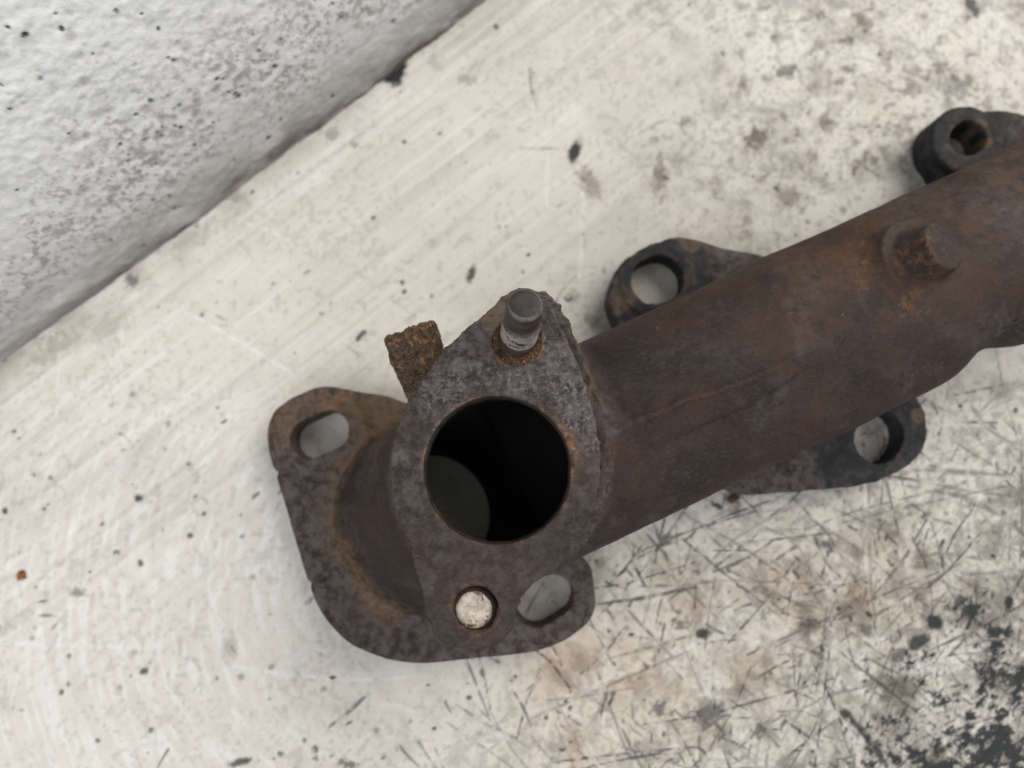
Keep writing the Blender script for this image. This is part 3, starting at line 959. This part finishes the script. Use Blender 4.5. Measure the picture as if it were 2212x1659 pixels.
# surface character
fb = lambda s, o=4, k=0: fbm(x, y, z, s, o, 400 + k, 0.6)
A = {}
blk = np.zeros(len(V), np.float32)
for (c, r, i0, i1) in ((P(1418, 605, 11), 19.5, 17.0, 21.0), (P(1895, 960, 11), 20.0, 20.0, 24.0), (P(2080, 303, 13), 26, 19, 27)):
    dd = np.hypot(x - c[0], y - c[1]) + (fb(6, 4, 7) - 0.5) * 7.0
    blk = np.maximum(blk, sstep(i1, i0, dd))
blk *= sstep(17.0, 14.5, z - 3.0 * (x > 100)) * (lab != 0) * (1 - 0.85 * sstep(0.60, 0.66, fb(8, 5, 55))) * (1 - 0.35 * sstep(0.52, 0.66, fb(2.5, 3, 57)))
for i, pl in ((2, fl2), (3, fl3)):
    de = poly_sdf(pl, x, y)
    wr = np.exp(-(de / 1.1) ** 2) * sstep(6, 9, z) + 0.6 * sstep(2.0, 0.8, np.abs(holes)) * sstep(8.5, 10.5, z)
    blk = np.where(lab == i, blk * (1 - 0.75 * np.clip(wr, 0, 1) * sstep(0.42, 0.60, fb(3.5, 4, 70))), blk)
bare = np.zeros(len(V), np.float32)
for (c, r) in ((P(1343, 652, 10), 4.2), (P(1490, 525, 10), 3.5), (P(2128, 262, 15), 2.2), (P(2140, 300, 15), 2.0), (P(1985, 900, 10), 2.5)):
    bare = np.maximum(bare, sstep(1.2, 0.7, np.hypot(x - c[0], y - c[1]) / r + (fb(3, 4, 75) - 0.5) * 1.4))
blk *= 1 - 0.9 * bare
A["black"] = blk
isfl1 = (lab == 1).astype(np.float32)
fe = np.abs(duct)                                             # distance from the duct skin: the fillet collects rust
A["patina"] = np.clip(0.35 * sstep(0.5, 0.68, fb(14, 4, 1)) + 0.85 * (lab >= 1) * (lab <= 3) + 0.5 * crust, 0, 1)
ochre = 0.9 * isfl1 * sstep(9, 1.0, duct) * sstep(0.30, 0.5, fb(8, 4, 2))
c0 = P(715, 880, 12)
ochre = np.maximum(ochre, 0.60 * isfl1 * sstep(27, 12, np.hypot(x - c0[0], y - c0[1])) * sstep(0.35, 0.55, fb(9, 4, 3)))
c1 = P(830, 900, 10)
ochre = np.maximum(ochre, 0.95 * (lab <= 1) * sstep(20, 6, np.hypot(x - c1[0], y - c1[1])) * sstep(40, 20, z))
ochre = np.maximum(ochre, 0.85 * (lab == 0) * sstep(22, 9, z) * sstep(-20, -40, x) * sstep(0.25, 0.5, fb(8, 4, 2)))
ochre = np.maximum(ochre, 0.30 * onduct * sstep(60, 110, tu) * sstep(0, 12, tv) * sstep(0.42, 0.66, fb(12, 5, 4)))
A["ochre"] = np.maximum(ochre, 0.8 * bare)
rust = 0.35 * crust * sstep(0.5, 0.7, fb(5, 4, 8)) * sstep(-30, 20, y)
bc = P(1915, 590, 52)
rust = np.maximum(rust, 0.34 * sstep(17, 8, np.hypot(x - bc[0], y - bc[1])) * sstep(0.45, 0.62, fb(5, 4, 9)) * (z > 40))
c2 = P(720, 845, 12)
rust = np.maximum(rust, 0.65 * sstep(9, 3, np.hypot(x - c2[0], y - c2[1])) * sstep(0.35, 0.5, fb(4, 3, 11)))
c3 = P(800, 1300, 14)
pth = spline(PP([(745, 1180), (775, 1245), (800, 1305), (840, 1345)], 15), 5, False)
dd = np.min([np.hypot(x - p[0], y - p[1]) for p in pth], 0)
rust = np.maximum(rust, 0.38 * sstep(4.5, 1.0, dd + (fb(4, 4, 12) - 0.5) * 9) * sstep(30, 22, z))
c4 = P(590, 920, 10)
rust = np.maximum(rust, 0.3 * isfl1 * sstep(13, 3, np.hypot(x - c4[0], y - c4[1])))
rust = np.maximum(rust, 0.08 * onduct * inr * np.exp(-((tv - ridge_v) / 1.0) ** 2))
A["rust"] = rust
A["ash"] = 0.45 * crust + 0.28 * onduct * sstep(95, 130, tu) * sstep(0.52, 0.66, fb(9, 4, 15))
A["soot_shade"] = np.where(lab == 5, 1.0, 0.0)  # whole passage painted dark, soot and lack of light together
A["red"] = onduct * (0.40 + 0.60 * sstep(50, 110, tu) * sstep(-12, 10, tv)) * sstep(0.30, 0.60, fb(16, 4, 31))

flab = np.max(lab[Q], 1)
names = {0: "duct_casting", 1: "port_flange", 2: "port_flange", 3: "port_flange", 4: "boss", 5: "gas_passage"}
plabel = {1: "brown-violet port flange with two slotted bolt holes, under the outlet", 2: "port flange with black-painted ears beneath the duct",
          3: "far port flange with a thick black ear", 4: "rusty round boss on top of the duct", 5: "sooty inside of the duct, its darkness painted black"}
for k in range(6):
    kp = flab == k
    if kp.any():
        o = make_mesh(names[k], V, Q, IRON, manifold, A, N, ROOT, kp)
        if k in plabel:
            o["label"] = plabel[k]

# ---- outlet flange: thick two-bolt plate with a round bore
H2 = 0.38
lo, hi = fl_out.min(0) - 3, fl_out.max(0) + 3
ax = [np.arange(lo[0], hi[0], H2, dtype=np.float32), np.arange(lo[1], hi[1], H2, dtype=np.float32), np.arange(ZF - TF - 1.5, ZF + 1.5, H2, dtype=np.float32)]
GX, GY, GZ = ax[0][:, None, None], ax[1][None, :, None], ax[2][None, None, :]
d2 = poly_sdf(fl_out, GX, GY)
ch2 = fbm2(GX + 0 * GY, GY + 0 * GX, 2.6, 4, 500, 0.6)
d2 = d2 + (ch2 - 0.5) * 1.3
F = extrude(d2, GZ, ZF - TF, ZF, 0.55)
rb = np.hypot(GX - bore_c[0], GY - bore_c[1])
F = np.maximum(F, -(rb - bore_r + (fbm2(GX + 0 * GY, GY + 0 * GX, 3.0, 3, 510) - 0.5) * 0.28))
F = np.maximum(F, -(np.maximum(np.hypot(GX - stud_c[0], GY - stud_c[1]) - 6.2 - 0.25 * np.clip(GZ - ZF + 2, 0, 2), ZF - 6 - GZ)))
F = np.maximum(F, -(np.maximum(np.hypot(GX - stub_c[0], GY - stub_c[1]) - 5.7 - 0.25 * np.clip(GZ - ZF + 1.5, 0, 2), ZF - 9 - GZ)))
V, Q = surface_nets(F.astype(np.float32), (ax[0][0], ax[1][0], ax[2][0]), H2)
N = vert_normals(V, Q)
x, y, z = V[:, 0], V[:, 1], V[:, 2]
rb = np.hypot(x - bore_c[0], y - bore_c[1])
side = 1 - np.abs(N[:, 2])
dsp = (fbm(x, y, z, 2.0, 3, 520) - 0.5) * (0.16 + 0.8 * sstep(0.4, 0.9, side) * (rb > bore_r + 1.5))
dsp += (fbm(x, y, z, 8, 3, 525) - 0.5) * 0.35
dsp -= 0.10 * np.exp(-((rb - 23.0) / 0.35) ** 2) + 0.08 * np.exp(-((rb - 24.6) / 0.3) ** 2)         # gasket rings
V = V + N * dsp[:, None]
N = vert_normals(V, Q)
fb = lambda s, o=4, k=0: fbm(x, y, z, s, o, 600 + k, 0.6)
top = sstep(0.5, 0.9, N[:, 2])
A = {"black": 0 * x, "soot_shade": (rb < bore_r + 0.45) * (0.45 + 0.5 * sstep(ZF - 4, ZF - 10.5, z)) * (z < ZF - 0.9)}
upy = sstep(-18, 8, y)
A["patina"] = np.clip(0.30 + 0.65 * upy * sstep(0.30, 0.6, fb(10, 4, 1)) + 0.25 * sstep(0.5, 0.7, fb(5, 4, 2)), 0, 1)
g1 = sstep(8, 1, np.abs(y - bore_c[1] - 25 + 0.012 * (x - bore_c[0]) ** 2)) * sstep(0.38, 0.62, fb(7, 4, 3))
g2 = sstep(10, 1, np.hypot(x - P(1255, 900, ZF)[0], (y - P(1255, 900, ZF)[1]) * 0.45)) * sstep(0.35, 0.6, fb(6, 4, 4))
g3 = sstep(26, 8, np.hypot(x - P(1200, 730, ZF)[0], y - P(1200, 730, ZF)[1])) * 0.5
A["ash"] = np.clip(0.95 * g1 + 0.95 * g2 + g3 + 0.35 * upy * sstep(0.5, 0.66, fb(8, 4, 6)) + 0.03, 0, 1) * top * (0.35 + 0.65 * upy)
c = P(1040, 797, ZF)
A["ash"] = np.maximum(A["ash"], 1.0 * sstep(1.25, .6, np.hypot((x - c[0]) / 3.6, (y - c[1]) / 1.9) + (fb(2, 3, 8) - .5)))
c = P(1075, 668, ZF)
an0 = np.arctan2(y - bore_c[1], x - bore_c[0])
A["ash"] = np.maximum(A["ash"], 0.8 * np.exp(-((rb - bore_r - 0.2) / 0.5) ** 2) * sstep(0.9, 0.5, np.abs(an0 - 2.5)))
A["ochre"] = np.maximum(0.9 * sstep(9, 3, np.hypot(x - c[0], y - c[1])), 0.5 * sstep(0.6, 0.3, N[:, 2]) * sstep(0.4, 0.6, fb(4, 3, 9)))
an = np.arctan2(y - bore_c[1], x - bore_c[0])
rr = np.exp(-((rb - bore_r - 0.3) / 0.6) ** 2) * sstep(0.5, 0.62, fb(6, 3, 10)) * 0.5
rr = np.maximum(rr, 0.9 * np.exp(-((rb - bore_r - 1.4) / 1.2) ** 2) * np.exp(-((an - 0.35) / 0.3) ** 2))
rt = np.exp(-((np.hypot(x - stub_c[0], y - stub_c[1]) - 6.4) / 0.6) ** 2) * sstep(0.45, 0.6, fb(3, 3, 16))
rs = np.exp(-((np.hypot(x - stud_c[0], y - stud_c[1]) - 6.6) / 0.9) ** 2)
A["rust"] = np.clip(rr + 0.35 * rt + 0.9 * rs * sstep(0.35, 0.6, fb(4, 3, 12)) + 0.45 * sstep(0.6, 0.2, N[:, 2]) * sstep(0.52, 0.66, fb(4, 3, 14)), 0, 1)
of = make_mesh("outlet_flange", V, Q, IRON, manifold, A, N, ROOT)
of["label"] = "thick two-bolt outlet flange with round bore, grey ash specks"

# ---- broken rusty bracket stub sticking out beside the flange
b0, b1 = np.array([*P(930, 862, 41), 41.0]), np.array([*P(884, 716, 47), 47.0])
e = (b1 - b0) / np.linalg.norm(b1 - b0)
sd = np.array([e[1], -e[0], 0.0])
sd /= np.linalg.norm(sd)
upv = np.cross(sd, e)
upv = upv if upv[2] > 0 else -upv
Lb = np.linalg.norm(b1 - b0)
ax = [np.arange(min(b0[i], b1[i]) - 14, max(b0[i], b1[i]) + 14, 0.4, dtype=np.float32) for i in range(3)]
GX, GY, GZ = ax[0][:, None, None], ax[1][None, :, None], ax[2][None, None, :]


def bracket(X, Y, Z):
    X, Y, Z = np.broadcast_arrays(X, Y, Z)
    px, py, pz = X - b0[0], Y - b0[1], Z - b0[2]
    u = px * e[0] + py * e[1] + pz * e[2]
    s = px * sd[0] + py * sd[1] + pz * sd[2]
    w = px * upv[0] + py * upv[1] + pz * upv[2]
    w = w + 0.055 * s * s                                    # arched across
    hw = 6.2 + 2.0 * u / Lb
    dx, dz = np.abs(s) - hw + 1.6, np.abs(w) - 4.2 + 1.6
    d = np.minimum(np.maximum(dx, dz), 0) + np.hypot(np.maximum(dx, 0), np.maximum(dz, 0)) - 1.6
    jag = (vnoise2(s * 0.35, w * 0.3, 4) - 0.5) * 2.2 + 0.12 * s + (vnoise2(s * 0.9, w, 6) - 0.5) * 0.9
    return np.maximum(d, np.maximum(u - Lb - jag, -4 - u))


F = bracket(GX, GY, GZ) + (fbm(GX, GY, GZ, 4.0, 3, 700) - 0.5) * 1.7
V, Q = surface_nets(F.astype(np.float32), (ax[0][0], ax[1][0], ax[2][0]), 0.4)
N = vert_normals(V, Q)
V = V + N * ((fbm(V[:, 0], V[:, 1], V[:, 2], 1.3, 3, 705) - 0.5) * 0.8)[:, None]
N = vert_normals(V, Q)
o = make_mesh("bracket_stub", V, Q, RUST, manifold, None, N, ROOT)
o["label"] = "broken-off bracket stub flaking with orange rust"


# ---- studs
def lathe(name, profile, base, axis, mat, parent, seg=56, wob=0.0, seed=0, attrs=None):
    axis = np.asarray(axis, float)
    axis /= np.linalg.norm(axis)
    a = np.cross(axis, (0, 1, 0.2))
    a /= np.linalg.norm(a)
    b = np.cross(axis, a)
    V, Q = [], []
    n = len(profile)
    for (r, h) in profile:
        for k in range(seg):
            t = 2 * math.pi * k / seg
            V.append(np.asarray(base) + axis * h + (a * math.cos(t) + b * math.sin(t)) * r)
    V = np.array(V)
    for i in range(n - 1):
        for k in range(seg):
            k2 = (k + 1) % seg
            Q.append((i * seg + k, i * seg + k2, (i + 1) * seg + k2, (i + 1) * seg + k))
    Q = np.array(Q)
    N = vert_normals(V, Q)
    if wob:
        V = V + N * ((fbm(V[:, 0], V[:, 1], V[:, 2], 1.2, 3, seed) - 0.5) * wob)[:, None]
    at = {k: f(V, N) for k, f in (attrs or {}).items()}
    o = make_mesh(name, V, Q, mat, parent, at, None, ROOT)
    return o


def stud_material():
    n = NT("worn_stud_steel")
    s1, s2 = n.noise(0.9, 5, 0.7), n.noise(0.3, 4, 0.6, vec=n.scaled((0.6, 0.6, 3.0)))
    c = n.mix(n.ramp(s2, 0.35, 0.65), (0.040, 0.031, 0.027), (0.075, 0.060, 0.052))
    c = n.mix(n.math('MULTIPLY', n.attr("bare"), n.ramp(s2, 0.32, 0.52)), c, (0.40, 0.36, 0.32))
    c = n.mix(n.math('MULTIPLY', n.ramp(s1, 0.50, 0.64), 0.8), c, (0.060, 0.034, 0.023))
    return n.done(c, 0.55, n.bump(s1, 0.6, 0.4), spec=0.5, metal=0.2)


STUD = stud_material()
END = steel_material("dull_stud_end", (0.030, 0.027, 0.027), (0.042, 0.037, 0.036), 0.5, 0.6)
sb = np.array([*stud_c, ZF - 5.5])
stip = np.array([*P(1134, 656, 76.0), 76.0])
sax = stip - np.array([*P(1118, 736, ZF), ZF])
sl = np.linalg.norm(stip - sb)
prof = [(0.01, 0.0), (5.0, 0.0)]
h = 0.3
while h < sl - 9.0:
    w = 0.07
    prof += [(5.05, h), (5.05 + w, h + 0.35), (5.05, h + 0.7)]
    h += 0.9
prof += [(5.0, sl - 8.3), (4.78, sl - 7.9), (4.74, sl - 6.9), (4.74, sl - 6.4)]
h = sl - 6.0
while h < sl - 1.2:
    prof += [(4.70, h), (4.76, h + 0.3), (4.70, h + 0.6)]
    h += 0.75
prof += [(4.6, sl - 1.0), (4.45, sl - 0.5), (3.95, sl - 0.02)]
saxis = (stip - sb) / sl
hh = lambda V: (V - sb) @ saxis
stud = lathe("stud", prof, sb, stip - sb, STUD, manifold, 64, 0.10, 800,
             {"bare": lambda V, N: 1.0 * sstep(6.0, 7.5, hh(V)) * sstep(15.5, 12.0, hh(V)) + 0.25 * sstep(sl - 1.0, sl - 0.5, hh(V))})
stud["label"] = "worn steel stud standing up from the outlet flange"
lathe("rust_collar", [(4.0, 4.1), (5.2, 4.4), (5.9, 4.9), (6.6, 5.0), (6.9, 4.6)], sb, (0, 0, 1), RUST, manifold, 64, 0.9, 807)
lathe("stud_end", [(3.97, sl - 0.05), (3.7, sl + 0.10), (2.0, sl + 0.12), (0.01, sl + 0.12)], sb, stip - sb, END, stud, 48, 0.15, 805)


def broken_material():
    n = NT("bright_broken_steel")
    a, b = n.noise(0.45, 5, 0.65), n.noise(1.6, 4, 0.6)
    c = n.mix(n.ramp(a, 0.40, 0.62), (0.60, 0.54, 0.475), (0.40, 0.33, 0.27))
    c = n.mix(n.ramp(n.noise(0.40, 6, 0.7, vec=n.scaled((1, 1, 1), off=(3, 8, 1))), 0.52, 0.64), c, (0.13, 0.085, 0.06))
    return n.done(c, 0.42, n.bump(b, 0.4, 0.3), spec=0.5, metal=0.15)


bb = np.array([stub_c[0] - 0.5, stub_c[1] - 0.6, ZF - 7.2])
stub = lathe("broken_stud", [(6.6, 0), (6.5, 4.0), (5.9, 4.5), (5.2, 4.8), (4.75, 4.75)], bb, (0, 0, 1), IRON, manifold, 48, 0.5, 810)
stub["label"] = "stud broken off just below the flange face, bright end"
lathe("broken_face", [(4.78, 4.70), (4.5, 4.95), (3.0, 5.05), (1.5, 4.98), (0.01, 5.02)], bb, (0, 0, 1), broken_material(), stub, 48, 0.5, 815)

# crumbs of rust caked around the stud
crV, crQ = [], []
for i in range(16):
    t = rnd.gauss(-1.35, 0.45) if i < 14 else rnd.uniform(0, 6.28)
    r = rnd.uniform(5.2, 6.5)
    c = np.array([stud_c[0] + r * math.cos(t), stud_c[1] + r * math.sin(t), ZF - rnd.uniform(0.1, 1.6)])
    s = rnd.uniform(0.35, 0.95)
    ico = np.array([(1, 0, 0), (0, 1, 0), (-1, 0, 0), (0, -1, 0), (0, 0, 1), (0, 0, -1)], float)
    ico = ico * s * RNG.uniform(.45, 1.4, (6, 3)) * (1, 1, .6) + c
    k = len(crV) * 6
    crV.append(ico)
    for a in range(4):
        crQ += [(k + a, k + (a + 1) % 4, k + 4), (k + (a + 1) % 4, k + a, k + 5)]


def crumb_material():
    n = NT("orange_rust_crumbs")
    c = n.mix(n.ramp(n.noise(0.9, 3), 0.35, 0.65), (0.30, 0.125, 0.042), (0.11, 0.052, 0.028))
    c = n.mix(n.ramp(n.noise(0.6, 3, vec=n.scaled((1, 1, 1), off=(5, 5, 5))), 0.58, 0.66), c, (0.55, 0.42, 0.33))
    return n.done(c, 0.9, None, spec=0.15)


CR = crumb_material()
o = make_mesh("rust_crumbs", np.concatenate(crV), np.array(crQ), CR, manifold, None, None, ROOT)
tag(o, "orange rust crumbs caked round the foot of the stud", kind="stuff")

# ------------------------------------------------------------------ loose bits on the bench


def flake(name, u, v, rx, ry, h, mat, label, seed, group=None):
    rr = random.Random(seed)
    c = P(u, v, 0)
    ring = []
    n = 11
    V = []
    for lvl, (s, zz) in enumerate(((1.0, 0.02), (1.04, h * 0.5), (0.8, h), (0.35, h * 1.1))):
        for k in range(n):
            t = 2 * math.pi * k / n
            q = s * (0.75 + 0.5 * random.Random(seed * 31 + k).random())
            V.append((c[0] + rx * q * math.cos(t), c[1] + ry * q * math.sin(t), zz + rr.uniform(0, 0.12) * (lvl > 0)))
    Q = []
    for l in range(3):
        for k in range(n):
            Q.append((l * n + k, l * n + (k + 1) % n, (l + 1) * n + (k + 1) % n, (l + 1) * n + k))
    for k in range(0, n - 1, 1):
        Q.append((3 * n, 3 * n + k, 3 * n + (k + 1) % n, 3 * n + (k + 1) % n)) if False else None
    V.append((c[0], c[1], h * 1.12))
    top = len(V) - 1
    V = np.array(V)
    off = np.array([c[0], c[1], 0.0])
    me = bpy.data.meshes.new(name)
    faces = [tuple(q) for q in Q] + [(3 * n + k, 3 * n + (k + 1) % n, top) for k in range(n)]
    me.from_pydata(((V - off) * MM).tolist(), [], faces)
    me.materials.append(mat)
    o = bpy.data.objects.new(name, me)
    col.objects.link(o)
    o.location = tuple(off * MM)
    tag(o, label, "rust flake", group)
    return o


flake("rust_flake", 48, 1243, 1.7, 1.7, 0.7, CR, "orange-brown rust flake alone on the clean bench by the left edge", 1)
flake("rust_flake", 1583, 1077, 1.9, 1.3, 0.9, RUST, "dark brown rust crumb beside the near edge of the middle flange", 2)
